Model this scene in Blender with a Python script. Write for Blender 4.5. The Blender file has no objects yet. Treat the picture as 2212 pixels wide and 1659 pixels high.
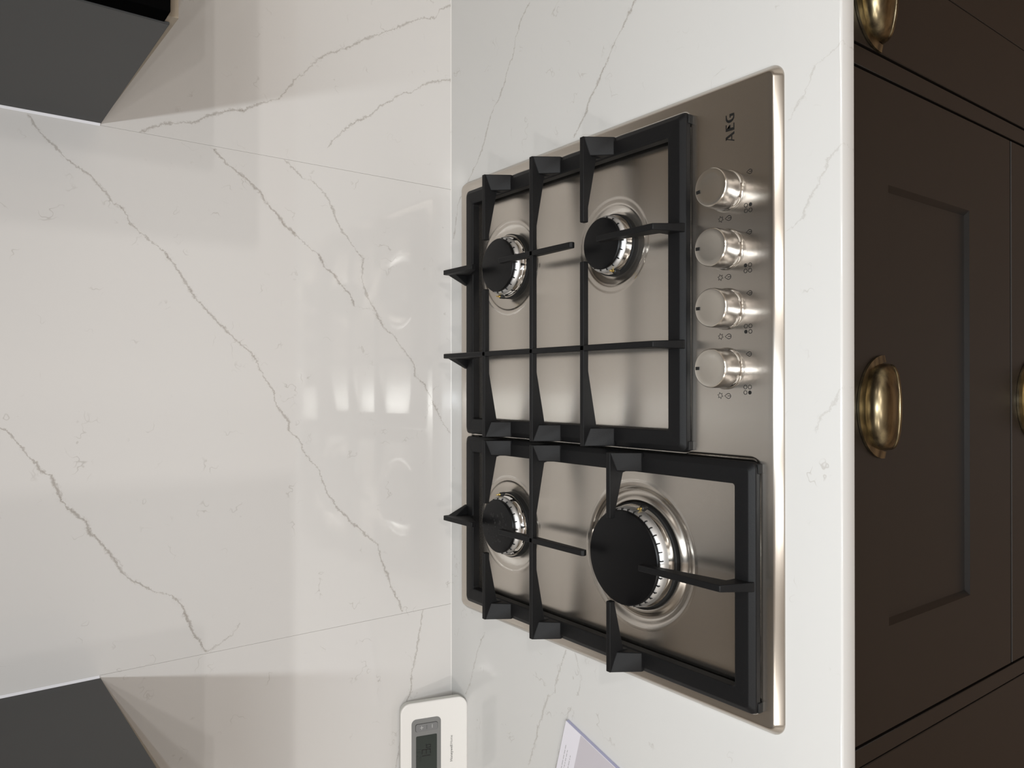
import bpy, bmesh, math, random
import numpy as np
from mathutils import Vector, Matrix
random.seed(4)
PI = math.pi
CZ = 0.90                       # worktop height; every z below is measured from the worktop
C = bpy.context.scene.collection
scn = bpy.context.scene

# ------------------------------------------------------------------ camera
F_, PITCH, YAW, ROLL = 1647.23, math.radians(37.1376), math.radians(0.203), math.radians(-0.0931)
cp, sp = math.cos(PITCH), math.sin(PITCH)
fw = Vector((math.sin(YAW)*cp, math.cos(YAW)*cp, -sp))
rt = Vector((math.cos(YAW), -math.sin(YAW), 0))
dn = fw.cross(rt)
r2 = rt*math.cos(ROLL) + dn*math.sin(ROLL)
d2 = -rt*math.sin(ROLL) + dn*math.cos(ROLL)
cam_d = bpy.data.cameras.new('camera')
cam = bpy.data.objects.new('camera', cam_d); C.objects.link(cam)
m = Matrix((( d2.x, r2.x, -fw.x), (d2.y, r2.y, -fw.y), (d2.z, r2.z, -fw.z))).to_4x4()
m.translation = Vector((0.012, -0.9319, 0.5958 + CZ))
cam.matrix_world = m
cam_d.sensor_fit = 'HORIZONTAL'; cam_d.sensor_width = 36
cam_d.lens = 36*F_/2212; cam_d.clip_start = 0.02
scn.camera = cam

# ------------------------------------------------------------------ world, lights, exposure
w = bpy.data.worlds.new('world'); scn.world = w; w.use_nodes = True
w.node_tree.nodes['Background'].inputs[0].default_value = (0.9, 0.93, 1, 1)
w.node_tree.nodes['Background'].inputs[1].default_value = 0.3
scn.view_settings.view_transform = 'Standard'; scn.view_settings.look = 'None'
scn.view_settings.gamma = 1; scn.view_settings.use_curve_mapping = False
scn.view_settings.exposure = 0.03

def lamp(name, loc, power, size, col=(1, .93, .85), rot=(0, 0, 0), size_y=None, spread=PI):
    d = bpy.data.lights.new(name, 'AREA'); d.energy = power; d.color = col
    d.spread = spread
    if size_y: d.shape = 'RECTANGLE'; d.size = size; d.size_y = size_y
    else: d.shape = 'DISK'; d.size = size
    o = bpy.data.objects.new(name, d); C.objects.link(o)
    o.location = (loc[0], loc[1], loc[2] + CZ); o.rotation_euler = rot
    return o
WARM = (1, .965, .925)
for (x, y, p) in ((1.02, -2.2, 13), (-1.30, -1.8, 12), (0.95, -1.05, 1.5), (-0.95, -0.95, 2.5),
                  (0.60, -3.1, 20), (-0.7, -3.4, 20)):
    lamp('ceiling_downlight', (x, y, 1.49), p, 0.11, WARM)
lamp('added_soft_fill', (0.1, -2.7, 1.485), 9, 2.8, (1, .975, .94), size_y=1.8)  # added fill, no real fixture: softens the cabinet shadows
lamp('added_streak_light', (-0.085, -1.80, 1.49), 23, 0.05, (.90, .96, 1), size_y=1.6)  # cool strip added to draw a long streak down the hob steel
lamp('phone_torch', (-0.022, -0.925, 0.600), 0.8, 0.006, (.86, .94, 1), (math.radians(90)-PITCH, 0, 0), spread=math.radians(150))

# ------------------------------------------------------------------ helpers
ORI = {}
def setp(o, label=None, cat=None, group=None, kind=None):
    if label: o['label'] = label
    if cat: o['category'] = cat
    if group: o['group'] = group
    if kind: o['kind'] = kind
    return o
def thing(name, loc, label=None, cat=None, group=None, kind=None):
    o = bpy.data.objects.new(name, None); C.objects.link(o); o.empty_display_size = .02
    o.location = (loc[0], loc[1], loc[2] + CZ); ORI[o.name] = Vector(loc)
    return setp(o, label, cat, group, kind)
def obj(name, bm, mat, parent=None, loc=None, smooth=False, bevel=0, segs=2, ang=40, label=None, cat=None, group=None, kind=None):
    """bm holds worktop-relative world coordinates"""
    me = bpy.data.meshes.new(name)
    if loc is None:
        if parent is not None: loc = ORI[parent.name]
        else:
            xs = [v.co for v in bm.verts]
            loc = Vector((sum(v.x for v in xs)/len(xs), sum(v.y for v in xs)/len(xs), min(v.z for v in xs)))
    loc = Vector(loc)
    bmesh.ops.translate(bm, vec=-loc, verts=bm.verts)
    bm.normal_update()
    bm.to_mesh(me); bm.free()
    if mat: me.materials.append(mat)
    o = bpy.data.objects.new(name, me); C.objects.link(o); ORI[o.name] = loc
    if parent is not None:
        o.parent = parent; o.location = loc - ORI[parent.name]
    else: o.location = (loc.x, loc.y, loc.z + CZ)
    if bevel:
        b = o.modifiers.new('bevel', 'BEVEL'); b.width = bevel; b.segments = segs
        b.limit_method = 'ANGLE'; b.angle_limit = math.radians(30); b.harden_normals = False
    if smooth or bevel:
        for p in me.polygons: p.use_smooth = True
        try: me.set_sharp_from_angle(angle=math.radians(ang))
        except Exception: pass
    return setp(o, label, cat, group, kind)
def box(bm, x0, x1, y0, y1, z0, z1):
    vs = [bm.verts.new((x, y, z)) for z in (z0, z1) for (x, y) in ((x0, y0), (x1, y0), (x1, y1), (x0, y1))]
    for f in ((3, 2, 1, 0), (4, 5, 6, 7), (0, 1, 5, 4), (1, 2, 6, 5), (2, 3, 7, 6), (3, 0, 4, 7)):
        bm.faces.new([vs[i] for i in f])
    return vs
def nb(): return bmesh.new()
def bx(*a):
    bm = nb(); box(bm, *a); return bm
def prism(bm, poly, a0, a1, f):
    """extrude 2-D poly; f(u, v, a) -> xyz"""
    A = [bm.verts.new(f(u, v, a0)) for u, v in poly]; B = [bm.verts.new(f(u, v, a1)) for u, v in poly]
    n = len(poly)
    bm.faces.new(A); bm.faces.new(B[::-1])
    for i in range(n): bm.faces.new((A[i], B[i], B[(i+1) % n], A[(i+1) % n]))
def fixn(bm): bmesh.ops.recalc_face_normals(bm, faces=bm.faces); return bm
def rrect(x0, x1, y0, y1, r, n=6):
    pts = []
    for cx, cy, a0 in ((x1-r, y1-r, 0), (x0+r, y1-r, 90), (x0+r, y0+r, 180), (x1-r, y0+r, 270)):
        for i in range(n+1):
            a = math.radians(a0 + 90*i/n); pts.append((cx + r*math.cos(a), cy + r*math.sin(a)))
    return pts
def rings(bm, loops, closed_ends=(False, False), wrap=False):
    V = [[bm.verts.new(p) for p in L] for L in loops]
    n = len(V[0]); K = len(V)
    for k in range(K if wrap else K-1):
        A, B = V[k], V[(k+1) % K]
        for i in range(n): bm.faces.new((A[i], A[(i+1) % n], B[(i+1) % n], B[i]))
    if closed_ends[0]: bm.faces.new(V[0][::-1])
    if closed_ends[1]: bm.faces.new(V[-1])
    return V
def lathe(bm, cx, cy, prof, n=64, cap0=True, cap1=True):
    loops = [[(cx + r*math.cos(2*PI*i/n), cy + r*math.sin(2*PI*i/n), z) for i in range(n)] for r, z in prof]
    return rings(bm, loops, (cap0, cap1))
def flat(bm, pts, z):
    bm.faces.new([bm.verts.new((x, y, z)) for x, y in pts])

# ------------------------------------------------------------------ materials
def mat(name, col, rough=.5, metal=0, coat=0, spec=.5, aniso=0, tangent=None, bump=None, ior=1.5, coat_rough=.1):
    m = bpy.data.materials.new(name); m.use_nodes = True; nt = m.node_tree
    b = nt.nodes['Principled BSDF']
    b.inputs['Base Color'].default_value = (*col, 1); b.inputs['Roughness'].default_value = rough
    b.inputs['Metallic'].default_value = metal; b.inputs['IOR'].default_value = ior
    b.inputs['Specular IOR Level'].default_value = spec
    b.inputs['Coat Weight'].default_value = coat; b.inputs['Coat Roughness'].default_value = coat_rough
    if aniso:
        b.inputs['Anisotropic'].default_value = aniso
        if tangent == 'radial':
            t = nt.nodes.new('ShaderNodeTangent'); t.direction_type = 'RADIAL'; t.axis = 'Z'
            nt.links.new(t.outputs[0], b.inputs['Tangent'])
        elif tangent:
            t = nt.nodes.new('ShaderNodeCombineXYZ')
            for i in range(3): t.inputs[i].default_value = tangent[i]
            nt.links.new(t.outputs[0], b.inputs['Tangent'])
    if bump:
        sc, st, dist = bump
        tc = nt.nodes.new('ShaderNodeTexCoord'); n = nt.nodes.new('ShaderNodeTexNoise')
        n.inputs['Scale'].default_value = sc; n.inputs['Detail'].default_value = 3
        bp = nt.nodes.new('ShaderNodeBump'); bp.inputs['Strength'].default_value = st; bp.inputs['Distance'].default_value = dist
        nt.links.new(tc.outputs['Object'], n.inputs['Vector']); nt.links.new(n.outputs['Fac'], bp.inputs['Height'])
        nt.links.new(bp.outputs[0], b.inputs['Normal'])
    return m
def vary(m, scale, amt, sx=(1, 1, 1)):
    """slight brightness and roughness variation on the base colour"""
    nt = m.node_tree; b = nt.nodes['Principled BSDF']; col = tuple(b.inputs['Base Color'].default_value)
    tc = nt.nodes.new('ShaderNodeTexCoord'); mp = nt.nodes.new('ShaderNodeMapping'); mp.inputs['Scale'].default_value = sx
    n = nt.nodes.new('ShaderNodeTexNoise'); n.inputs['Scale'].default_value = scale; n.inputs['Detail'].default_value = 4
    mx = nt.nodes.new('ShaderNodeMix'); mx.data_type = 'RGBA'
    mx.inputs['A'].default_value = tuple(c*(1-amt) for c in col[:3]) + (1,)
    mx.inputs['B'].default_value = tuple(min(1, c*(1+amt)) for c in col[:3]) + (1,)
    nt.links.new(tc.outputs['Object'], mp.inputs[0]); nt.links.new(mp.outputs[0], n.inputs['Vector'])
    nt.links.new(n.outputs['Fac'], mx.inputs['Factor']); nt.links.new(mx.outputs['Result'], b.inputs['Base Color'])
    return m

STEEL = vary(mat('brushed_steel', (.57, .53, .48), .25, 1, aniso=.85, tangent=(0, 1, 0)), 60, .03, (.05, 12, 12))
STEEL_RIM = STEEL
KNOB_TOP = vary(mat('brushed_knob_steel', (.66, .62, .56), .26, 1, aniso=.8, tangent=(0, 1, 0)), 200, .04, (12, .1, 1))
KNOB_SIDE = mat('satin_knob_steel', (.48, .46, .44), .27, 1)
CHROME = mat('polished_metal', (.80, .79, .77), .06, 1)
ALU = mat('sandy_cast_aluminium', (.72, .72, .72), .42, 1, bump=(1500, .15, .0003))
IRON = mat('matte_black_cast_iron', (.0055, .0055, .006), .52, spec=.22, bump=(900, .25, .0004))
ENAMEL = mat('matte_black_enamel', (.0025, .0025, .003), .36, spec=.2)
CHAR = mat('charred_enamel', (.016, .015, .015), .6, spec=.3)
BLACK = mat('black_print', (.004, .004, .004), .5)
RUBBER = mat('black_rubber', (.008, .008, .008), .6, spec=.3)
BRASS_PIN = mat('brass', (.65, .48, .16), .2, 1)
CERAMIC = mat('white_ceramic', (.75, .74, .72), .3)
PAINT = vary(mat('dark_brown_satin_paint', (.0085, .0060, .0044), .42, spec=.5), 30, .05)
PAINT_IN = mat('dark_gap', (.006, .005, .004), .7)
GRAPH = mat('graphite_board', (.062, .062, .062), .6, spec=.35, bump=(600, .1, .0003))
DOORBLK = mat('black_door_face', (.002, .002, .002), .9, spec=.0)
BEIGE = mat('beige_underside', (.26, .215, .16), .6)
WHITE_SIL = mat('white_silicone', (.86, .86, .90), .35)
WALLP = mat('painted_wall', (.82, .80, .76), .8)
WALLF = mat('taupe_painted_wall', (.26, .22, .18), .7)
CEILP = mat('ceiling_paint', (.85, .85, .84), .85)
PLASTIC = mat('white_plastic', (.80, .78, .75), .28)
PL_SIDE = mat('off_white_plastic', (.62, .62, .58), .35)
GREYPL = mat('grey_plastic', (.20, .20, .195), .4)
GREYBT = mat('grey_button', (.18, .18, .18), .45)
LCDM = mat('unlit_lcd_glass', (.030, .038, .034), .18)
LCDK = mat('lcd_segment', (.001, .0012, .0012), .5)
LCDF = mat('faint_lcd_segment', (.016, .02, .018), .4)
GREYPR = mat('grey_print', (.16, .155, .15), .5)
PALEPR = mat('pale_grey_print', (.45, .44, .46), .6)
LIGHTPR = mat('light_print', (.55, .55, .54), .5)
PAPER = mat('white_glossy_paper', (.76, .74, .80), .45)
PAPERG = mat('pale_grey_paper', (.55, .52, .56), .45)
PAPERE = mat('lavender_page_edges', (.42, .42, .58), .5)

def bronze():
    m = mat('antique_brass', (.30, .21, .10), .30, 1)
    nt = m.node_tree; b = nt.nodes['Principled BSDF']
    tc = nt.nodes.new('ShaderNodeTexCoord'); mp = nt.nodes.new('ShaderNodeMapping'); mp.inputs['Scale'].default_value = (.12, 1, 1)
    n = nt.nodes.new('ShaderNodeTexNoise'); n.inputs['Scale'].default_value = 160; n.inputs['Detail'].default_value = 5
    cr = nt.nodes.new('ShaderNodeValToRGB')
    cr.color_ramp.elements[0].position = .3; cr.color_ramp.elements[0].color = (.10, .080, .055, 1)
    cr.color_ramp.elements[1].position = .7; cr.color_ramp.elements[1].color = (.33, .27, .16, 1)
    nt.links.new(tc.outputs['Object'], mp.inputs[0]); nt.links.new(mp.outputs[0], n.inputs['Vector'])
    nt.links.new(n.outputs['Fac'], cr.inputs[0]); nt.links.new(cr.outputs[0], b.inputs['Base Color'])
    return m
BRONZE = bronze()

def wood():
    m = mat('brown_floorboards', (.14, .08, .045), .4)
    nt = m.node_tree; b = nt.nodes['Principled BSDF']
    tc = nt.nodes.new('ShaderNodeTexCoord'); mp = nt.nodes.new('ShaderNodeMapping'); mp.inputs['Scale'].default_value = (.4, 5, 1)
    n = nt.nodes.new('ShaderNodeTexNoise'); n.inputs['Scale'].default_value = 6; n.inputs['Detail'].default_value = 6
    cr = nt.nodes.new('ShaderNodeValToRGB')
    cr.color_ramp.elements[0].color = (.10, .055, .03, 1); cr.color_ramp.elements[1].color = (.20, .12, .07, 1)
    nt.links.new(tc.outputs['Object'], mp.inputs[0]); nt.links.new(mp.outputs[0], n.inputs['Vector'])
    nt.links.new(n.outputs['Fac'], cr.inputs[0]); nt.links.new(cr.outputs[0], b.inputs['Base Color'])
    return m
WOOD = wood()

def quartz(name, base, veins, ax, rough):
    """white quartz; each vein is a float curve s = f(t) in slab coordinates (mm), warped by noise.
    veins: list of (points, along, width_mm, strength) ; along 0: t is the first coordinate"""
    m = bpy.data.materials.new(name); m.use_nodes = True; nt = m.node_tree; N = nt.nodes; Lk = nt.links
    b = N['Principled BSDF']; b.inputs['Roughness'].default_value = rough
    def math_(op, a, bb=None, c=None, clamp=False):
        n = N.new('ShaderNodeMath'); n.operation = op; n.use_clamp = clamp
        for i, v in enumerate((a, bb, c)):
            if v is None: continue
            if isinstance(v, (int, float)): n.inputs[i].default_value = v
            else: Lk.new(v, n.inputs[i])
        return n.outputs[0]
    def noise(scale, det, w=0.0, rough_=.6):
        n = N.new('ShaderNodeTexNoise'); n.noise_dimensions = '3D'
        mp = N.new('ShaderNodeMapping'); mp.inputs['Location'].default_value = (w, w*1.7, w*.6)
        Lk.new(geo.outputs['Position'], mp.inputs[0]); Lk.new(mp.outputs[0], n.inputs['Vector'])
        n.inputs['Scale'].default_value = scale; n.inputs['Detail'].default_value = det
        n.inputs['Roughness'].default_value = rough_
        return n.outputs['Fac']
    geo = N.new('ShaderNodeNewGeometry'); sep = N.new('ShaderNodeSeparateXYZ'); Lk.new(geo.outputs['Position'], sep.inputs[0])
    U = math_('MULTIPLY', sep.outputs[0], 1000.0)
    V = math_('MULTIPLY', math_('SUBTRACT', sep.outputs[2], CZ), 1000.0) if ax == 'wall' else math_('MULTIPLY', sep.outputs[1], 1000.0)
    j1 = math_('MULTIPLY', math_('SUBTRACT', noise(95, 6, 1.3, .82), .5), 14.0)
    j2 = math_('MULTIPLY', math_('SUBTRACT', noise(100, 6, 7.1, .82), .5), 14.0)
    Uw = math_('ADD', U, j1); Vw = math_('ADD', V, j2)
    wn = noise(55, 3, 3.3); wn2 = math_('MULTIPLY', math_('SUBTRACT', wn, .40, clamp=True), 4.0)
    cloud = math_('MULTIPLY', math_('SUBTRACT', noise(160, 4, 5.5, .8), .50, clamp=True), 5.0)
    patch = math_('MULTIPLY', math_('SUBTRACT', noise(22, 2, 9.5), .46, clamp=True), 5.0, clamp=True)
    jb = math_('MULTIPLY', math_('SUBTRACT', noise(60, 6, 12.4, .8), .5), 26.0)
    patch2 = math_('MULTIPLY', math_('SUBTRACT', noise(30, 2, 15.5), .50, clamp=True), 7.0, clamp=True)
    total = None
    for pts, al, wd, st in veins:
        T, S = (Uw, Vw) if al == 0 else (Vw, Uw)
        P = sorted([(p[al], p[1-al]) for p in pts])
        Q = [P[0]]
        for p in P[1:]:
            if p[0] - Q[-1][0] > 2.5: Q.append(p)
        t0, t1 = Q[0][0], Q[-1][0]; s0 = min(p[1] for p in Q); s1 = max(p[1] for p in Q) + 1e-3
        fc = N.new('ShaderNodeFloatCurve'); cv = fc.mapping.curves[0]
        fc.mapping.extend = 'HORIZONTAL'
        pp = [((p[0]-t0)/(t1-t0), (p[1]-s0)/(s1-s0)) for p in Q]
        cv.points[0].location = pp[0]; cv.points[-1].location = pp[-1]
        for p in pp[1:-1]: cv.points.new(*p)
        for p in cv.points: p.handle_type = 'VECTOR'
        fc.mapping.update()
        tn = math_('DIVIDE', math_('SUBTRACT', T, t0), t1-t0)
        Lk.new(tn, fc.inputs['Value'])
        f = math_('MULTIPLY_ADD', fc.outputs[0], s1-s0, s0)
        slope = abs((Q[-1][1]-Q[0][1])/(t1-t0)); cosv = 1/math.sqrt(1+slope*slope)
        d = math_('MULTIPLY', math_('ABSOLUTE', math_('SUBTRACT', S, f)), cosv)
        wloc = math_('MULTIPLY_ADD', wn2, wd*1.8, wd*.75)
        line = math_('SUBTRACT', 1.0, math_('DIVIDE', d, wloc), clamp=True)
        line = math_('MULTIPLY', line, st*.8)
        db = math_('MULTIPLY', math_('ABSOLUTE', math_('SUBTRACT', math_('ADD', S, jb), f)), cosv)
        lb = math_('MULTIPLY', math_('SUBTRACT', 1.0, math_('DIVIDE', db, .8), clamp=True), math_('MULTIPLY', patch2, st*.5))
        line = math_('MAXIMUM', line, lb)
        halo = math_('MULTIPLY', math_('SUBTRACT', 1.0, math_('DIVIDE', d, 5.0), clamp=True), math_('MULTIPLY', cloud, patch))
        v = math_('MULTIPLY_ADD', halo, .6*st, line)
        inside = math_('LESS_THAN', math_('ABSOLUTE', math_('SUBTRACT', tn, .5)), .5)
        v = math_('MULTIPLY', v, inside)
        total = v if total is None else math_('MAXIMUM', total, v)
    # stray short wisps scattered through the stone
    rd = math_('ABSOLUTE', math_('SUBTRACT', noise(24, 3, 2.2), .5))
    wisp = math_('SUBTRACT', 1.0, math_('DIVIDE', rd, .010), clamp=True)
    gate = math_('MULTIPLY', math_('SUBTRACT', noise(30, 1, 8.8), .60, clamp=True), 9.0, clamp=True)
    wisp = math_('MULTIPLY', math_('MULTIPLY', wisp, gate), .38)
    total = math_('MAXIMUM', total, wisp)
    total = math_('MINIMUM', total, 1.0)
    mx = N.new('ShaderNodeMix'); mx.data_type = 'RGBA'
    mx.inputs['A'].default_value = (*base, 1); mx.inputs['B'].default_value = (.27, .235, .20, 1)
    Lk.new(total, mx.inputs['Factor']); Lk.new(mx.outputs['Result'], b.inputs['Base Color'])
    return m
V1=[(294, 518), (284, 514), (263, 494), (250, 479), (243, 466), (231, 454), (223, 446), (215, 443), (209, 430), (197, 424), (190, 419), (182, 409), (174, 399), (165, 387), (153, 377), (143, 370), (128, 362), (118, 356), (103, 342), (79, 319), (60, 298), (51, 286), (26, 274), (3, 260), (-13, 257), (-30, 242), (-45, 241), (-55, 228), (-74, 221), (-94, 203), (-127, 190), (-153, 171), (-175, 148), (-189, 133), (-201, 118), (-223, 113), (-246, 103), (-264, 97), (-281, 88), (-300, 80)]
V2=[(293, 333), (278, 318), (270, 303), (260, 289), (250, 277), (239, 271), (224, 254), (214, 247), (202, 231), (188, 213), (179, 200), (167, 195), (157, 180), (146, 172), (134, 159), (118, 152), (115, 122)]
V3=[(295, 246), (285, 234), (277, 224), (274, 211), (262, 194), (247, 184), (226, 177), (210, 164), (195, 152), (182, 139), (155, 142), (133, 134), (115, 122), (93, 110), (80, 92), (67, 82), (44, 62), (26, 60), (15, 45), (-10, 31), (-36, 17), (-57, 1)]
V4=[(-30, 543), (-34, 537), (-45, 529), (-60, 518), (-79, 504), (-83, 497), (-98, 492), (-110, 488), (-123, 477), (-134, 466), (-146, 461), (-173, 441), (-193, 431), (-209, 413), (-222, 394), (-228, 378), (-242, 367), (-259, 362), (-277, 354), (-300, 341)]
V4b=[(-300, 341), (-294, 328), (-286, 311), (-273, 301)]
V7=[(-303, 48), (-335, 53), (-361, 58), (-389, 66), (-407, 66), (-423, 72), (-520, 92)]
V5=[(414, 297), (388, 311), (352, 321), (341, 330), (310, 345), (298, 345), (286, 355), (255, 370), (241, 387), (232, 402), (224, 407), (207, 429), (190, 443), (164, 457), (137, 477), (103, 497), (78, 513), (51, 530), (27, 537), (21, 550), (0, 564)]
V6=[(192, 297), (190, 321), (180, 336), (166, 348), (157, 359), (132, 374), (114, 392), (97, 404), (79, 419), (66, 422), (42, 440), (21, 449), (0, 456)]
V5=[(b, a) for a, b in V5]; V6=[(b, a) for a, b in V6]
C1=[(495, -183), (480, -166), (461, -154), (440, -148), (423, -134), (412, -132), (391, -115), (383, -103), (366, -93), (340, -80), (320, -65), (301, -46), (273, -18), (225, -7)]
C2=[(424, -364), (408, -350), (390, -333), (369, -317), (352, -305), (341, -293), (323, -284), (302, -265)]
C3=[(296, -596), (289, -584), (285, -571), (267, -565), (256, -556), (244, -546)]
C3b=[(212, -595), (201, -584), (184, -576), (172, -565), (157, -560), (148, -545)]
C4=[(-322, -84), (-351, -67), (-377, -57), (-403, -48), (-422, -36)]
C5=[(-301, -251), (-317, -243), (-345, -232), (-358, -230), (-365, -218), (-380, -211), (-398, -204), (-408, -198), (-424, -195), (-445, -187), (-465, -180)]
C6=[(-299, -267), (-325, -278), (-347, -271)]
C7=[(-363, -261), (-377, -253), (-400, -248), (-420, -241), (-447, -231)]
C8=[(10, -595), (-3, -588), (-14, -577), (-28, -572)]
QB = (.68, .66, .64)
Q_MID = quartz('white_veined_quartz_behind_hob', QB, [(V1, 0, 1.0, .75), (V2, 0, 1.0, .8), (V3, 0, .9, .7), (V4, 0, 1.1, .85), (V4b, 1, .8, .6)], 'wall', .06)
Q_RIGHT = quartz('white_veined_quartz_right', QB, [(V5, 1, .9, .7), (V6, 1, .9, .7)], 'wall', .06)
Q_LEFT = quartz('white_veined_quartz_left', QB, [(V7, 0, .9, .7)], 'wall', .06)
Q_TOP = quartz('white_veined_quartz_worktop', (.615, .610, .595), [(C1, 0, .9, .75), (C2, 0, 1.0, .8), (C3, 0, .7, .4), (C3b, 0, .7, .4), (C4, 0, .8, .6), (C5, 0, .8, .6), (C6, 0, .7, .5), (C7, 0, .8, .55), (C8, 0, .7, .35)], 'top', .10)

# ------------------------------------------------------------------ the room
X0, X1, YB = -2.3, 2.3, -4.0
obj('floor', bx(X0, X1, YB, .02, -CZ-.05, -CZ), WOOD, kind='structure')
obj('ceiling', bx(X0, X1, YB, .02, 1.5, 1.55), CEILP, kind='structure')
obj('wall_left', bx(X0-.05, X0, YB, .02, -CZ, 1.5), WALLP, kind='structure')
obj('wall_right', bx(X1, X1+.05, YB, .02, -CZ, 1.5), WALLP, kind='structure')
obj('wall_front', bx(X0, X1, YB-.05, YB, -CZ, 1.5), WALLF, kind='structure')
wb = obj('wall_back', bx(X0, X1, .0125, .06, -CZ, 1.5), WALLP, kind='structure')
SR, SL = .2963, -.3021
def slab(x0, x1, z0, z1, m, label):
    obj('wall_slab', bx(x0, x1, 0, .012, z0, z1), m, wb, bevel=.00012, segs=1, label=label)
slab(SL+.0001, SR-.0001, .0004, 1.49, Q_MID, 'tall veined quartz slab behind the hob')
slab(SR+.0001, 1.6, .0004, .4525, Q_RIGHT, 'veined quartz slab below the right wall cabinet')
slab(-1.6, SL-.0001, .0004, .4525, Q_LEFT, 'veined quartz slab below the left wall cabinet')

# worktop
bm = nb()
prof = [(-.0005, -.020), (-.0005, 0), (-.5935, 0), (-.5949, -.0006), (-.5955, -.002), (-.5955, -.0185), (-.595, -.0200)]
prism(bm, prof, -1.5, 1.5, lambda u, v, a: (a, u, v)); fixn(bm)
obj('worktop', bm, Q_TOP, smooth=True, ang=50, label='white veined stone worktop with a square front edge running under the hob', cat='worktop')

bm = nb(); prism(bm, [(-.00005, .0001), (-.0007, .0001), (-.0005, .0004), (-.00005, .0008)], -1.49, 1.49, lambda u, v, a: (a, u, v)); fixn(bm)
obj('trim_3', bm, PLASTIC, kind='structure', smooth=True, label='white sealant line between worktop and splashback')

# wall cabinets ------------------------------------------------
def wall_cabinet(s, xi, label):
    """s=+1 right, -1 left; xi = x of the exposed side"""
    xo = xi + s*.60
    lo, hi = min(xi, xo), max(xi, xo)
    t = thing('wall_cabinet', (xi + s*.3, -.15, .4516), label, 'cabinet')
    a, b_ = sorted((xi, xi + s*.018))
    bm = nb(); prism(bm, [(-.0015, .4516), (-.2885, .4480), (-.2885, 1.17), (-.0015, 1.17)], a, b_, lambda u, v, w_: (w_, u, v)); fixn(bm)
    obj('end_panel', bm, GRAPH, t, bevel=.0006, segs=1, label='grey end panel of the cabinet')
    a, b_ = sorted((xi + s*.018, xo))
    obj('carcass', bx(a, b_, -.2875, -.0015, .4530, 1.17), GRAPH, t)
    a, b_ = sorted((xi + s*.0012, xo))
    bm = nb(); prism(bm, [(-.002, .4515), (-.2990, .4438), (-.2990, .4518), (-.002, .4540)], a + (.001 if s > 0 else 0), b_ - (.001 if s < 0 else 0), lambda u, v, w_: (w_, u, v)); fixn(bm)
    obj('bottom_panel', bm, BEIGE, t, label='beige bottom panel')
    a, b_ = sorted((xi + s*.0006, xo))
    obj('door', bx(a, b_, -.3095, -.2895, .4520, 1.17), DOORBLK, t, bevel=.0008, label='black door front')
    return t
wall_cabinet(1, .2978, 'dark grey wall cabinet at the right of the tall splashback slab')
wall_cabinet(-1, -.3043, 'dark grey wall cabinet at the left of the tall splashback slab')
for n, s, xi in ((1, 1, .2978), (2, -1, -.3043)):
    bm = nb()
    xa, xb = sorted((xi - s*.0038, xi))
    prism(bm, [(xi, -.0002), (xi, -.0025), (xi - s*.0008, -.0014), (xi - s*.0024, -.0002)], .4525, 1.17, lambda u, v, a: (u, v, a)); fixn(bm)
    obj('trim_%d' % n, bm, WHITE_SIL, kind='structure', smooth=True, label='white silicone bead between cabinet and splashback')

# extractor above the hob, out of the picture; the steel mirrors its underside
ex = thing('extractor_hood', (-.003, -.07, .716), 'grey extractor hood between the wall cabinets above the hob', 'extractor hood')
obj('canopy', bx(-.2985, .2925, -.15, -.0015, .720, .77), GRAPH, ex, bevel=.002)
obj('filter', bx(-.25, .245, -.13, -.02, .7160, .7198), STEEL, ex, bevel=.001)
obj('chimney', bx(-.15, .145, -.13, -.0015, .7705, 1.49), GRAPH, ex, bevel=.002)

# base cabinets ------------------------------------------------
YF = -.577                # front plane of the drawers
def shaker(x0, x1, z0, z1, parent, rail=.095, name='drawer_front', railz=.075):
    """frame with a recessed centre, bevelled recess edge"""
    bm = nb(); yb = YF + .020; yr = YF + .0055
    ix0, ix1, iz0, iz1 = x0+rail, x1-rail, z0+railz+.02, z1-railz
    def loop(a, b, c, d, y): return [(a, y, c), (b, y, c), (b, y, d), (a, y, d)]
    rings(bm, [loop(x0, x1, z0, z1, yb), loop(x0, x1, z0, z1, YF+.0008), loop(x0+.0008, x1-.0008, z0+.0008, z1-.0008, YF),
               loop(ix0, ix1, iz0, iz1, YF), loop(ix0+.0045, ix1-.0045, iz0+.0003, iz1-.0003, yr)], (True, True))
    fixn(bm)
    return obj(name, bm, PAINT, parent)
def slabfront(x0, x1, z0, z1, parent, name='drawer_front'):
    return obj(name, bx(x0, x1, YF, YF+.02, z0, z1), PAINT, parent, bevel=.0009)
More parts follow.
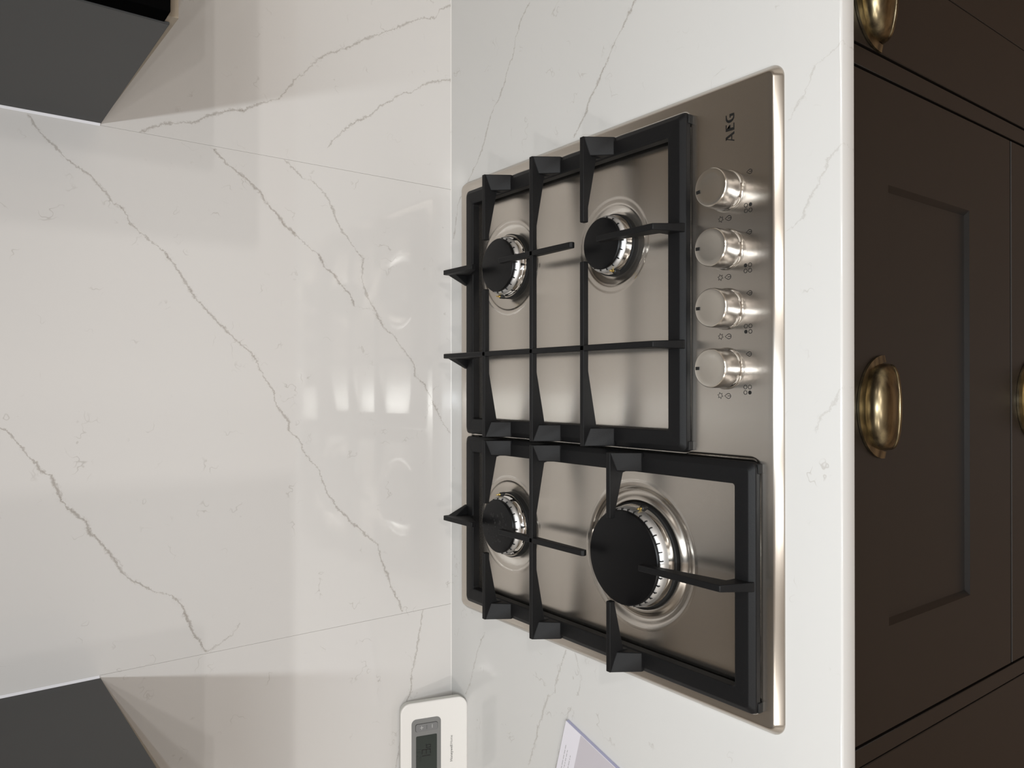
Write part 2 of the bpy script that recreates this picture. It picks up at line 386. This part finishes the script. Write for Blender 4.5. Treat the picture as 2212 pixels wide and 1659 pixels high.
def cup_handle(cx, zc, parent):
    """cup pull: crescent flange and a domed cup open below; zc = height of the cup's lower edge"""
    y0 = YF - .0004
    # flange
    bm = nb(); n = 40; A, B, H = .0475, .0462, .0440
    out, inn = [], []
    for i in range(n+1):
        a = PI*i/n
        out.append((cx + A*math.cos(a), zc + .045*math.sin(a)))
        inn.append((cx + .041*math.cos(a), zc + .030*math.sin(a)))
    F0 = [bm.verts.new((x, y0-.0022, z)) for x, z in out]; F1 = [bm.verts.new((x, y0-.0035, z)) for x, z in inn]
    B0 = [bm.verts.new((x, y0, z)) for x, z in out]; B1 = [bm.verts.new((x, y0, z)) for x, z in inn]
    for i in range(n):
        bm.faces.new((F0[i], F0[i+1], F1[i+1], F1[i])); bm.faces.new((B0[i], B1[i], B1[i+1], B0[i+1]))
        bm.faces.new((F0[i], B0[i], B0[i+1], F0[i+1])); bm.faces.new((F1[i], F1[i+1], B1[i+1], B1[i]))
    for k in (0, n): bm.faces.new((F0[k], F1[k], B1[k], B0[k]))
    fixn(bm)
    fl = obj('handle', bm, BRONZE, parent, smooth=True, ang=45, label='antique brass cup handle')
    # dome
    bm = nb(); nu, nv = 40, 14
    def dome(a, d, h, th, zz=0):
        G = []
        for j in range(nv+1):
            t = th[0] + (th[1]-th[0])*j/nv            # 0: at the drawer face, pi/2: at the lower front lip
            row = []
            for i in range(nu+1):
                p = PI*i/nu
                ex = a*(1 - .0*t)*math.cos(p)
                r = math.sin(p)
                yy = y0 - d*(math.sin(t)**.9)*(r**.62)
                z = zc + h*math.cos(t)*(r**.75) + .013*r*math.sin(t)
                row.append(bm.verts.new((cx + ex, yy, z + zz)))
            G.append(row)
        return G
    O = dome(.0400, .0225, .035, (0, PI/2)); I = dome(.0382, .0205, .033, (0, PI/2))
    for G, s in ((O, 1), (I, -1)):
        for j in range(nv):
            for i in range(nu):
                f = (G[j][i], G[j+1][i], G[j+1][i+1], G[j][i+1]); bm.faces.new(f if s > 0 else f[::-1])
    for i in range(nu): bm.faces.new((O[nv][i], I[nv][i], I[nv][i+1], O[nv][i+1]))
    bmesh.ops.remove_doubles(bm, verts=bm.verts, dist=.00002); fixn(bm)
    obj('cup', bm, BRONZE, fl, smooth=True, ang=60)
    # rolled lip
    bm = nb(); n = 40; pr = 8; loops = []
    for i in range(n+1):
        p = PI*i/n; r = math.sin(p)
        cxx, cy, cz = cx + .0396*math.cos(p), y0 - .0003 - .0222*(r**.62), zc + .013*r
        loops.append([(cxx + .0*math.cos(2*PI*k/pr), cy + .0016*math.cos(2*PI*k/pr), cz + .0020*math.sin(2*PI*k/pr)) for k in range(pr)])
    rings(bm, loops, (True, True)); fixn(bm)
    obj('lip', bm, BRONZE, fl, smooth=True, ang=80)

ZT = -.0215
def carcass(x0, x1, parent):
    obj('carcass', bx(x0, x1, YF+.022, -.03, -.78, ZT), PAINT_IN, parent)
# centre unit
t = thing('drawer_unit', (-.006, -.3, -CZ), 'dark brown drawer unit with brass cup handles under the hob', 'cabinet')
carcass(-.3095, .2975, t)
obj('plinth', bx(-.3095, .2975, -.52, -.50, -CZ+.0005, -.782), PAINT, t)
df = shaker(-.3082, .2962, -.3955, ZT-.004, t, rail=.0965, railz=.088); cup_handle(-.0072, -.1015, df)
df = shaker(-.3082, .2962, -.775, -.3995, t, rail=.0965); cup_handle(-.0035, -.3995-.058, df)
# divider strips flush with the drawers
t1 = thing('narrow_drawer_unit', (.366, -.3, -CZ), 'narrow dark brown unit with a cup handle, right of the wide drawers', 'cabinet')
carcass(.2985, .412, t1)
obj('stile', bx(.2990, .3165, YF+.0005, YF+.0215, -.78, ZT), PAINT, t1, bevel=.0006, segs=1)
obj('plinth', bx(.2985, .412, -.52, -.50, -CZ+.0005, -.782), PAINT, t1)
df = slabfront(.3190, .4112, -.775, ZT-.004, t1); cup_handle(.3655, -.097, df)
t2 = thing('base_cabinet', (.72, -.3, -CZ), 'dark brown base cabinet at the right, beyond the faint vertical joint', 'cabinet')
carcass(.4125, 1.0, t2); obj('plinth', bx(.4125, 1.0, -.52, -.50, -CZ+.0005, -.782), PAINT, t2)
slabfront(.4120, .999, -.775, ZT-.004, t2, 'door')
t3 = thing('base_cabinet', (-.64, -.3, -CZ), 'dark brown base cabinet at the left of the wide drawers', 'cabinet')
carcass(-.95, -.3105, t3); obj('plinth', bx(-.95, -.3105, -.52, -.50, -CZ+.0005, -.782), PAINT, t3)
obj('stile', bx(-.3283, -.3112, YF+.0005, YF+.0215, -.78, ZT), PAINT, t3, bevel=.0006, segs=1)
slabfront(-.94, -.3292, -.775, ZT-.004, t3, 'door')

# ------------------------------------------------------------------ gas hob
HX, HY0, HY1 = .2975, -.0327, -.5427
BUR = {'RR': (.1660, -.1470), 'RF': (.1657, -.3350), 'LR': (-.1660, -.1470), 'LF': (-.1655, -.3710)}
RIMZ, WELZ = .0080, .0050
hob = thing('gas_hob', (0, -.2877, 0), 'stainless steel four-burner gas hob set into the white worktop', 'hob')
def sd_rr(X, Y, x0, x1, y0, y1, r):
    cx, cy = (x0+x1)/2, (y0+y1)/2; hx, hy = (x1-x0)/2 - r, (y1-y0)/2 - r
    qx, qy = np.abs(X-cx)-hx, np.abs(Y-cy)-hy
    return np.hypot(np.maximum(qx, 0), np.maximum(qy, 0)) + np.minimum(np.maximum(qx, qy), 0) - r
def sstep(t): t = np.clip(t, 0, 1); return t*t*(3-2*t)
def height(X, Y):
    w1 = sd_rr(X, Y, -.0555, .2810, -.4450, -.0595, .010)
    w2 = sd_rr(X, Y, -.2830, -.0525, -.5235, -.0595, .010)
    sd = np.minimum(w1, w2)
    Z = RIMZ - (RIMZ-WELZ)*sstep((.0005 - sd)/.0035)
    for k, (R1, R2, R3, dep) in dict(RR=(.0600, .0575, .043, .0042), LR=(.0600, .0575, .043, .0042), RF=(.0520, .0455, .033, .0042), LF=(.0765, .0740, .054, .0042)).items():
        cx, cy = BUR[k]; r = np.hypot(X-cx, Y-cy)
        d = np.zeros_like(r)
        if k == 'RF': d = d - .0006*sstep((R1-r)/.0015)
        else: d = d + .0006*np.exp(-((r-R1)/.0012)**2)
        if k == 'LF':
            d = d - dep*sstep((R2-r)/.0075) + (dep-.0006)*sstep((.0655-r)/.0075)
            d = d - .0035*sstep((.0575-r)/.004)
        else:
            d = d - dep*np.clip((R2-r)/(R2-R3), 0, 1)**.7*sstep((R2-r)/.0012*.5+.0)
        Z = Z + np.where(r < R1+.006, d, 0)
    return np.maximum(Z, .0008)
IN = .0120
nx, ny = 460, 392
xs = np.linspace(-HX+IN, HX-IN, nx); ys = np.linspace(HY1+IN, HY0-IN, ny)
Xg, Yg = np.meshgrid(xs, ys); Zg = height(Xg, Yg)
verts = np.stack([Xg.ravel(), Yg.ravel() + .2877, Zg.ravel()], 1)
idx = np.arange(nx*ny).reshape(ny, nx)
faces = np.stack([idx[:-1, :-1].ravel(), idx[:-1, 1:].ravel(), idx[1:, 1:].ravel(), idx[1:, :-1].ravel()], 1)
me = bpy.data.meshes.new('hob_plate'); me.from_pydata(verts.tolist(), [], faces.tolist()); me.materials.append(STEEL)
for p in me.polygons: p.use_smooth = True
o = bpy.data.objects.new('hob_plate', me); C.objects.link(o); o.parent = hob; ORI[o.name] = Vector((0, -.2877, 0))
# bevelled rim
bm = nb()
def rl(ins, z, r): return [(x, y, z) for x, y in rrect(-HX+ins, HX-ins, HY1+ins, HY0-ins, max(r-ins, .0003), 8)]
rings(bm, [rl(0, .0002, .0125), rl(0, .0010, .0125), rl(.0006, .0019, .0125), rl(.0050, .0070, .0125), rl(.0062, .0078, .0125), rl(.0074, .0080, .0125), rl(.0120, .0080, .0125)])
fixn(bm); obj('hob_rim', bm, STEEL_RIM, hob, smooth=True, ang=60, label='bevelled steel rim of the hob')

# printed marks on the steel
PZ = RIMZ + .00012
bm = nb()
for P in ([(241.02, -486.04), (243.37, -486.04), (247.2, -495.64), (244.89, -495.64), (241.77, -487.73)],
          [(242.3, -486.5), (241.3, -486.83), (238.1, -495.63), (239.3, -495.63)],
          [(243.46, -492.22), (243.81, -493.27), (239.9, -493.26), (240.3, -492.22)],
          [(240.2, -486.04), (241.3, -486.04), (242.0, -487.4), (241.0, -487.4)],
          [(248.68, -486.05), (248.59, -495.64), (255.08, -495.65), (255.27, -494.66), (251.18, -494.65), (251.22, -491.31), (253.95, -491.31), (254.23, -490.3), (251.12, -490.3), (250.98, -487.11), (254.79, -487.11), (255.08, -486.06)],
          [(263.98, -486.07), (263.66, -487.2), (261.6, -487.31), (259.91, -487.76), (258.88, -488.89), (258.72, -490.38), (259.02, -492.62), (259.9, -493.92), (262.01, -494.67), (262.13, -491.51), (260.73, -491.51), (260.91, -490.31), (264.33, -490.32), (264.33, -495.41), (261.73, -495.66), (259.64, -495.4), (257.78, -494.29), (256.49, -492.25), (256.14, -490.38), (256.42, -488.88), (257.46, -487.38), (258.72, -486.44), (260.39, -486.07)]):
    flat(bm, [(x/1000, y/1000) for x, y in P], PZ)
bmesh.ops.triangulate(bm, faces=bm.faces); fixn(bm)
for f in bm.faces:
    if f.normal.z < 0: f.normal_flip()
obj('logo', bm, BLACK, hob, label='black lettering printed on the steel')

def outline(bm, pts, w, closed=True):
    n = len(pts); L = []
    for i in range(n):
        a = Vector(pts[(i-1) % n]) if (closed or i) else None; c = Vector(pts[(i+1) % n]) if (closed or i < n-1) else None
        p = Vector(pts[i])
        if a is None: d = (c-p).normalized()
        elif c is None: d = (p-a).normalized()
        else: d = ((p-a).normalized() + (c-p).normalized())
        if d.length < 1e-6: d = (p-a)
        d.normalize(); nrm = Vector((-d.y, d.x))*w/2
        L.append((bm.verts.new((*(p+nrm), PZ)), bm.verts.new((*(p-nrm), PZ))))
    for i in range(n if closed else n-1):
        A, B = L[i], L[(i+1) % n]
        bm.faces.new((A[0], A[1], B[1], B[0]))
def flame(bm, x, y, h, wd, w=.00055):
    pts = [(x, y+h*.55)] + [(x + wd/2*math.sin(a)*1.0, y - h*.1 - h*.35*math.cos(a)*-1 if False else y - h*.12 + h*.38*math.cos(a)) for a in [PI*.35+PI*1.3*i/10 for i in range(11)]]
    outline(bm, pts, w)
    outline(bm, [(x, y - h*.42), (x, y + h*.05)], w, False)
KN = [(.1935, -.4870, -9, 'right-hand', (1, 1)), (.1389, -.4865, 0, 'second from the right', (1, 0)), (.0836, -.4868, 0, 'third from the right', (0, 0)), (.0283, -.4862, 0, 'left-hand', (0, 1))]
for (kx, ky, rot, nm, act) in KN:
    # burner diagram
    dx0, dy0 = kx-.0197, ky-.0235
    bm = nb()
    for a, xx in enumerate((dx0-.0025, dx0+.0025)):
        for b_, yy in enumerate((dy0+.0024, dy0-.0024)):
            pts = [(xx + .00175*math.cos(2*PI*i/20), yy + .00175*math.sin(2*PI*i/20)) for i in range(20)]
            if (a, b_) == act: flat(bm, pts, PZ)
            else: outline(bm, pts, .0005)
    # flames and spark star
    flame(bm, kx+.0127, ky-.0249, .0055, .0040); flame(bm, kx-.0255, ky-.0018, .0065, .0046)
    st = []
    for i in range(12):
        a = PI/12 + PI*i/6; r = .0031 if i % 2 == 0 else .0016
        st.append((kx-.0252 + r*math.cos(a), ky+.0067 + r*math.sin(a)))
    outline(bm, st, .00055)
    for f in bm.faces:
        f.normal_update()
        if f.normal.z < 0: f.normal_flip()
    obj('control_symbols', bm, BLACK, hob, kind='stuff')
    # the knob
    bm = nb()
    lathe(bm, kx, ky, [(.0178, .0116), (.0181, .0125), (.01810, .0290), (.0177, .0306)], 72)
    fixn(bm); kb = obj('knob', bm, KNOB_SIDE, hob, smooth=True, ang=50, label='steel control knob, %s' % nm)
    bm = nb(); lathe(bm, kx, ky, [(.0192, RIMZ+.0001), (.0195, .0095), (.0190, .0112), (.0182, .0122), (.0170, .0124)], 72); fixn(bm)
    obj('base_ring', bm, CHROME, kb, smooth=True, ang=40)
    bm = nb(); lathe(bm, kx, ky, [(.0177, .0304), (.0175, .0315), (.0169, .0321), (.0160, .0322), (.0120, .0319), (.0060, .0317), (.0001, .0316)], 72); fixn(bm)
    obj('knob_face', bm, KNOB_TOP, kb, smooth=True, ang=30)
    bm = nb(); a = math.radians(90 + rot*-1)
    ca, sa = math.cos(a), math.sin(a)
    for r0, r1, z0, z1, hw in ((.0116, .0160, .0312, .03245, .0015),):
        vs = []
        for z in (z0, z1):
            for r, t_ in ((r0, -hw), (r1, -hw), (r1, hw), (r0, hw)):
                vs.append(bm.verts.new((kx + r*ca - t_*sa, ky + r*sa + t_*ca, z)))
        for f in ((3, 2, 1, 0), (4, 5, 6, 7), (0, 1, 5, 4), (1, 2, 6, 5), (2, 3, 7, 6), (3, 0, 4, 7)): bm.faces.new([vs[i] for i in f])
    fixn(bm); obj('pointer_mark', bm, BLACK, kb)

# burners
BP = dict(RR=(.0338, .0400, .0255, 170, 22, 'small burner at the right rear'), LR=(.0338, .0400, .0255, 10, 22, 'small burner at the left rear with a stained cap'),
          RF=(.0278, .0322, .0240, 200, 18, 'smallest burner at the right front'), LF=(.0490, .0535, .0285, -16, 36, 'large burner at the left front'))
for k, (R, RS, ZC, ea, ns, lab) in BP.items():
    cx, cy = BUR[k]
    bm = nb(); lathe(bm, cx, cy, [(RS+.0015, .0010), (RS+.0015, .0070), (RS-.0005, .0085), (RS-.006, .0085)], 80); fixn(bm)
    bb = obj('burner', bm, RUBBER, hob, smooth=True, ang=40, label=lab)
    bm = nb(); lathe(bm, cx, cy, [(RS-.001, .0086), (RS, .0092), (RS-.0002, .0100), (R+.0028, .0152), (R+.001, .0158)], 96); fixn(bm)
    obj('burner_skirt', bm, CHROME, bb, smooth=True, ang=50)
    bm = nb(); lathe(bm, cx, cy, [(R+.0010, .0154), (R+.0032, .0160), (R+.0030, .0168), (R+.0004, ZC-.0050), (R-.0012, ZC-.0042), (R-.004, ZC-.004)], 96); fixn(bm)
    obj('burner_crown', bm, ALU, bb, smooth=True, ang=50)
    bm = nb()
    for i in range(ns):
        a = 2*PI*(i+.5)/ns; ca, sa = math.cos(a), math.sin(a); hw = .0006
        vs = []
        for z in (ZC-.0072, ZC-.0040):
            for r, t_ in ((R-.002, -hw), (R+.00145, -hw), (R+.00145, hw), (R-.002, hw)):
                vs.append(bm.verts.new((cx + r*ca - t_*sa, cy + r*sa + t_*ca, z)))
        for f in ((3, 2, 1, 0), (4, 5, 6, 7), (0, 1, 5, 4), (1, 2, 6, 5), (2, 3, 7, 6), (3, 0, 4, 7)): bm.faces.new([vs[j] for j in f])
    fixn(bm); obj('flame_slots', bm, BLACK, bb, kind='stuff')
    bm = nb(); lathe(bm, cx, cy, [(R-.004, ZC-.0038), (R-.0004, ZC-.0036), (R, ZC-.003), (R, ZC-.0012), (R-.0010, ZC-.0002), (R-.003, ZC), (.0001, ZC)], 96); fixn(bm)
    obj('burner_cap', bm, ENAMEL, bb, smooth=True, ang=30)
    a = math.radians(ea); ca, sa = math.cos(a), math.sin(a)
    r = (R+RS)/2 + .0022
    bm = nb(); lathe(bm, cx+r*ca, cy+r*sa, [(.0028, .008), (.0028, .0150), (.0020, .0158)], 16); fixn(bm)
    el = obj('spark_plug', bm, BLACK, bb, smooth=True)
    bm = nb(); lathe(bm, cx+r*ca, cy+r*sa, [(.0016, .0150), (.0016, .0178), (.0007, .0182), (.0007, .0215)], 12); fixn(bm)
    obj('spark_pin', bm, BRASS_PIN, el, smooth=True)
    if k == 'LR':   # charred flakes on this cap
        bm = nb(); rr = random.Random(3)
        for i in range(46):
            a = rr.uniform(0, 2*PI); rad = .028*math.sqrt(rr.random()); s = rr.uniform(.0006, .0024)
            px, py = cx + rad*math.cos(a)*.8 - .002, cy + rad*math.sin(a)*.9
            n = 7; pts = [(px + s*rr.uniform(.5, 1.2)*math.cos(2*PI*j/n), py + s*rr.uniform(.5, 1.2)*math.sin(2*PI*j/n)) for j in range(n)]
            lo = [bm.verts.new((x, y, ZC-.0001)) for x, y in pts]; up = [bm.verts.new((px+(x-px)*.7, py+(y-py)*.7, ZC+.0003)) for x, y in pts]
            bm.faces.new(up)
            for j in range(n): bm.faces.new((lo[j], lo[(j+1) % n], up[(j+1) % n], up[j]))
        fixn(bm); obj('burnt_residue', bm, CHAR, bb, kind='stuff')

# ------------------------------------------------------------------ pan supports
TZ = .0470; RZ = .0200; WB = .0066
def tapered(bm, poly, w_top, w_bot, c, axis):
    """blade: poly in (along, z); width shrinks with height; c = centre across"""
    zlo, zhi = .018, TZ
    def wd(z): return w_bot + (w_top-w_bot)*min(1, max(0, (z-zlo)/(zhi-zlo)))
    A, B = [], []
    for u, z in poly:
        h = wd(z)/2
        if axis == 'x': A.append(bm.verts.new((u, c-h, z))); B.append(bm.verts.new((u, c+h, z)))
        else: A.append(bm.verts.new((c-h, u, z))); B.append(bm.verts.new((c+h, u, z)))
    n = len(poly); bm.faces.new(A); bm.faces.new(B[::-1])
    for i in range(n): bm.faces.new((A[i], B[i], B[(i+1) % n], A[(i+1) % n]))
def pan_support(x0, x1, y0, y1, ybars, xburn, ymid, yfront, center, b1tips, b3tips, label):
    t = thing('pan_support', ((x0+x1)/2, (y0+y1)/2, .0085), label, 'pan support')
    # frame
    bm = nb()
    def L(ins, z, r):
        return [(x, y, z) for x, y in rrect(x0+ins, x1-ins, y0+ins, y1-ins, r, 5)]
    rings(bm, [L(.0010, .0090, .006), L(0, .0100, .006), L(0, .0160, .006), L(.0055, .0200, .004), L(.0195, .0200, .003), L(.0205, .0190, .003), L(.0205, .0090, .003)], wrap=True)
    fixn(bm)
    obj('frame', bm, IRON, t, bevel=.0007, segs=2)
    # gussets where fingers meet the side rails
    def gusset(y, s):
        xo = x1 if s > 0 else x0; xi = xo - s*.0195
        bm = nb(); a, b_ = sorted((xo - s*.0002, xi))
        prism(bm, [(y+.0034, .0170), (y+.0034, TZ-.0004), (y-.0034, TZ-.0004), (y-.0215, RZ), (y-.0215, .0170)], a, b_, lambda u, v, w_: (w_, u, v)); fixn(bm)
        # slim the top: pull the inner side down so the gusset leans into the blade
        for v in bm.verts:
            if abs(v.co.x - xi) < 1e-5 and v.co.z > RZ+.01: v.co.z -= .0085
        obj('gusset', bm, IRON, t, bevel=.0010, segs=2)
    def xblade(y, xa, xb, ends):
        """blade between xa<xb; ends = (type_left, type_right), 'rail' or 'tip'"""
        top = TZ; bot = TZ-.0068
        poly = [(xa, top), (xb, top)] if ends[1] == 'rail' else [(xa, top), (xb-.0008, top), (xb, top-.0008)]
        if ends[0] == 'tip': poly = [(xa, top-.0008), (xa+.0008, top)] + poly[1:]
        if ends[1] == 'rail': poly += [(xb, .0185), (xb-.0190, .0185), (xb-.0215, .0290), (xb-.080 if xb-xa > .12 else max(xa+.004, xb-.075), bot)]
        else: poly += [(xb, bot)]
        if ends[0] == 'rail': poly += [(xa+.080 if xb-xa > .12 else min(xb-.004, xa+.075), bot), (xa+.0215, .0290), (xa+.0190, .0185), (xa, .0185)]
        else: poly += [(xa, bot)]
        bm = nb(); tapered(bm, poly, .0058, .0085, y, 'x'); fixn(bm)
        obj('finger', bm, IRON, t, bevel=.0009, segs=2)
    y1b, y2b, y3b = ybars
    for y in ybars:
        gusset(y, 1); gusset(y, -1)
    bot = TZ-.0068
    for y, tips in ((y1b, b1tips), (y3b, b3tips)):
        lo, hi = tips
        xblade(y, hi, x1, ('tip', 'rail')); xblade(y, x0, lo, ('rail', 'tip'))
    xblade(y2b, x0, x1, ('rail', 'rail'))
    def yblade(xc, ya, yb, kind):
        # ya > yb (ya nearer to the wall)
        if kind == 'rear': poly = [(ya, TZ), (yb+.0008, TZ), (yb, TZ-.0008), (yb, bot), (-.0850, .0240), (-.0850, .0185), (-.0655, .0185), (ya, TZ-.004)]
        elif kind == 'mid': poly = [(ya, TZ), (yb+.003, TZ), (yb, TZ-.003), (yb+.001, bot), (y2b-.012, bot-.002), (y2b+.012, bot-.002), (ya, bot)]
        elif kind == 'front': poly = [(ya, TZ), (yb+.0155, TZ), (yb+.001, .0195), (yb+.001, .0165), (yb+.0200, .0165), (yb+.0225, .0290), (ya, bot)]
        else: poly = [(ya, TZ), (yb+.0155, TZ), (yb+.001, .0195), (yb+.001, .0165), (yb+.0200, .0165), (yb+.0225, .0290), (yb+.06, bot), (-.14, bot), (-.0860, .0270), (-.0850, .0185), (-.0655, .0185), (ya, TZ-.004)]
        bm = nb(); tapered(bm, poly, .0062, .0088, xc, 'y'); fixn(bm)
        obj('finger', bm, IRON, t, bevel=.0009, segs=2)
        if kind in ('rear', 'centre'):      # sideways gusset down to the rear rail
            s = -1 if xc > 0 else 1
            bm = nb()
            for p in ((xc, ya-.0008, TZ-.0008), (xc, -.0700, TZ-.004), (xc + s*.0170, -.0645, RZ-.001), (xc + s*.0170, -.0700, RZ-.001),
                      (xc, -.0645, .0165), (xc, -.0700, .0165), (xc + s*.0170, -.0700, .0165), (xc + s*.0170, -.0650, .0165), (xc, ya-.0004, TZ-.0045)): bm.verts.new(p)
            bmesh.ops.convex_hull(bm, input=bm.verts); fixn(bm)
            obj('gusset', bm, IRON, t, bevel=.0008, segs=2)
    yblade(xburn, -.0535, -.1210, 'rear')
    yblade(xburn, -.1790, ymid, 'mid')
    yblade(xburn, yfront, y0, 'front')
    if center is not None: yblade(center, -.0535, y0, 'centre')
    # rubber feet
    for fx in (x0+.006, x1-.006):
        for fy, dd in ((y0, -1), (y1, 1)):
            obj('rubber_foot', bx(fx-.0045, fx+.0045, min(fy-dd*.009, fy+dd*.0012), max(fy-dd*.009, fy+dd*.0012), WELZ+.0001, .0135), RUBBER, t, bevel=.0008)
    return t
pan_support(-.0520, .2775, -.4460, -.0635, (-.1478, -.2430, -.3300), .1655, -.3125, -.3520, .0525, (.1337, .1956), (.1447, .1866),
            'wide black cast-iron pan support over the two right burners')
pan_support(-.2800, -.0558, -.5240, -.0635, (-.1478, -.2425, -.3695), -.1660, -.3310, -.4110, None, (-.1970, -.1350), (-.2080, -.1231),
            'narrow long black cast-iron pan support over the two left burners')

# ------------------------------------------------------------------ thermostat
TX = -.4214
tb, te, tn = Vector((TX, -.0414, 0)), Vector((0, .2816, .9596)), Vector((0, -.9596, .2816))
th = thing('thermostat', (TX-.06, -.030, 0), 'white room thermostat with a grey display panel leaning on the splashback', 'thermostat')
def TP(a, b_, d=0): return tuple(tb + Vector((a, 0, 0)) + te*b_ + tn*d)
W_, H_ = .140, .0950
bm = nb()
rr_ = lambda ins, r: rrect(-W_+ins, -ins, ins, H_-ins, r, 8)
rings(bm, [[TP(a, b_, -.0135) for a, b_ in rr_(.0030, .011)], [TP(a, b_, -.0125) for a, b_ in rr_(.0012, .0125)], [TP(a, b_, -.0030) for a, b_ in rr_(.0004, .0135)], [TP(a, b_, -.0030) for a, b_ in rr_(.0010, .0130)]], (True, True)); fixn(bm)
obj('back_shell', bm, PL_SIDE, th, smooth=True, ang=50)
bm = nb()
rings(bm, [[TP(a, b_, -.0029) for a, b_ in rr_(.0002, .0137)], [TP(a, b_, -.0012) for a, b_ in rr_(0, .0140)], [TP(a, b_, -.0003) for a, b_ in rr_(.0006, .0134)], [TP(a, b_, 0) for a, b_ in rr_(.0020, .012)]], (True, True)); fixn(bm)
obj('front_cover', bm, PLASTIC, th, smooth=True, ang=50)
def tpl(name, a0, a1, b0, b1, r, d, m, par=th, th_=.0006):
    bm = nb(); P = rrect(a0, a1, b0, b1, r, 6)
    rings(bm, [[TP(a, b_, d-th_) for a, b_ in P], [TP(a, b_, d) for a, b_ in P]], (True, True)); fixn(bm)
    return obj(name, bm, m, par)
dp = tpl('display_panel', -.118, -.0222, .0385, .0798, .0065, .0004, GREYPL)
tpl('button_gap', -.0396, -.0287, .0430, .0746, .0028, .00045, BLACK, dp, .0002)
tpl('button_pair', -.0393, -.0292, .0434, .0741, .0026, .00095, GREYBT, dp, .0004)
tpl('lcd_screen', -.103, -.0455, .0442, .0736, .0016, .00045, LCDM, dp, .0002)
def tbars(name, bars, d, m, par):
    bm = nb()
    for a0, a1, b0, b1 in bars: bm.faces.new([bm.verts.new(TP(a, b_, d)) for a, b_ in ((a0, b0), (a1, b0), (a1, b1), (a0, b1))])
    for f in bm.faces:
        f.normal_update()
        if f.normal.dot(tn) < 0: f.normal_flip()
    return obj(name, bm, m, par)
tbars('button_marks', [(-.0368, -.0320, .0656, .0662), (-.0347, -.0341, .0635, .0683), (-.0364, -.0316, .0506, .0512)], .0011, LIGHTPR, dp)
tbars('button_divider', [(-.0372, -.0312, .0585, .0589)], .0011, BLACK, dp)
SEG = {'0': 'abcdef', '1': 'bc', '2': 'abged', '3': 'abgcd'}
def digit(ch, a, b_, w_, h, t_):
    o_ = []; g = t_*.25
    for s in SEG[ch]:
        o_.append({'a': (a+g, a+w_-g, b_+h-t_, b_+h), 'd': (a+g, a+w_-g, b_, b_+t_), 'g': (a+g, a+w_-g, b_+h/2-t_/2, b_+h/2+t_/2),
                  'b': (a+w_-t_, a+w_, b_+h/2+g, b_+h-g), 'c': (a+w_-t_, a+w_, b_+g, b_+h/2-g), 'e': (a, a+t_, b_+g, b_+h/2-g), 'f': (a, a+t_, b_+h/2+g, b_+h-g)}[s])
    return o_
tbars('temperature_digits', digit('1', -.0795, .0530, .0066, .0126, .0012) + digit('3', -.0715, .0530, .0070, .0126, .0012) + digit('0', -.0630, .0530, .0044, .0066, .0009)
      + [(-.0582, -.0568, .0592, .0595), (-.0582, -.0568, .0601, .0604)], .00062, LCDK, dp)
tbars('clock_digits', digit('2', -.0805, .0668, .0037, .0062, .0005) + digit('2', -.0760, .0668, .0037, .0062, .0005) + digit('3', -.0706, .0668, .0037, .0062, .0005)
      + digit('1', -.0672, .0668, .0037, .0062, .0005), .00062, LCDF, dp)
def text_on(body, size, a, b_, sx, m, par, name):
    cu = bpy.data.curves.new(name, 'FONT'); cu.body = body; cu.size = size; cu.resolution_u = 3; cu.offset = size*.012 if 'll' in body else 0
    to = bpy.data.objects.new('tmp', cu); C.objects.link(to)
    me = bpy.data.meshes.new_from_object(to.evaluated_get(bpy.context.evaluated_depsgraph_get()))
    bpy.data.objects.remove(to)
    wdt = max(v.co.x for v in me.vertices); k = sx/wdt
    bm = nb(); bm.from_mesh(me)
    for v in bm.verts: v.co = Vector(TP(a + v.co.x*k, b_ + v.co.y, .00015))
    for f in bm.faces:
        f.normal_update()
        if f.normal.dot(tn) < 0: f.normal_flip()
    obj(name, bm, m, par)
text_on('Honeywell', .0052, -.0880, .0218, .0232, GREYPR, th, 'bold_lettering')
text_on('Home', .0050, -.0638, .0218, .0122, GREYPR, th, 'light_lettering')

# ------------------------------------------------------------------ booklet
A0 = Vector((-.3800, -.2555)); e1 = Vector((-.0238, -.0850)).normalized(); e2 = Vector((-.0850, .0238)).normalized()
bk = thing('booklet', (*(A0 + e1*.10 + e2*.07), 0), 'white folded booklet lying at the left of the hob', 'booklet')
def para(u0, u1, v0, v1, z0, z1):
    bm = nb(); vs = []
    for z in (z0, z1):
        for u, v in ((u0, v0), (u1, v0), (u1, v1), (u0, v1)):
            p = A0 + e1*u + e2*v; vs.append(bm.verts.new((p.x, p.y, z)))
    for f in ((3, 2, 1, 0), (4, 5, 6, 7), (0, 1, 5, 4), (1, 2, 6, 5), (2, 3, 7, 6), (3, 0, 4, 7)): bm.faces.new([vs[i] for i in f])
    return fixn(bm)
obj('pages', para(.0004, .21, .0004, .148, .0002, .0040), PAPERE, bk)
obj('cover', para(0, .21, .0006, .149, .0040, .0044), PAPER, bk, bevel=.0001, segs=1)
obj('grey_panel', para(.0270, .209, .0012, .148, .00440, .00446), PAPERG, bk)
bm = nb(); rr = random.Random(5)
for ln, (v0, v1) in ((.0075, (.028, .110)), (.0115, (.032, .095)), (.0175, (.035, .080))):
    v = v0
    while v < v1:
        l = rr.uniform(.002, .007)
        pts = [A0 + e1*(ln+a) + e2*(v+b_) for a, b_ in ((0, 0), (.0011, 0), (.0011, l), (0, l))]
        bm.faces.new([bm.verts.new((p.x, p.y, .00446)) for p in pts]); v += l + .0012
for f in bm.faces:
    f.normal_update()
    if f.normal.z < 0: f.normal_flip()
obj('faint_text', bm, PALEPR, bk)
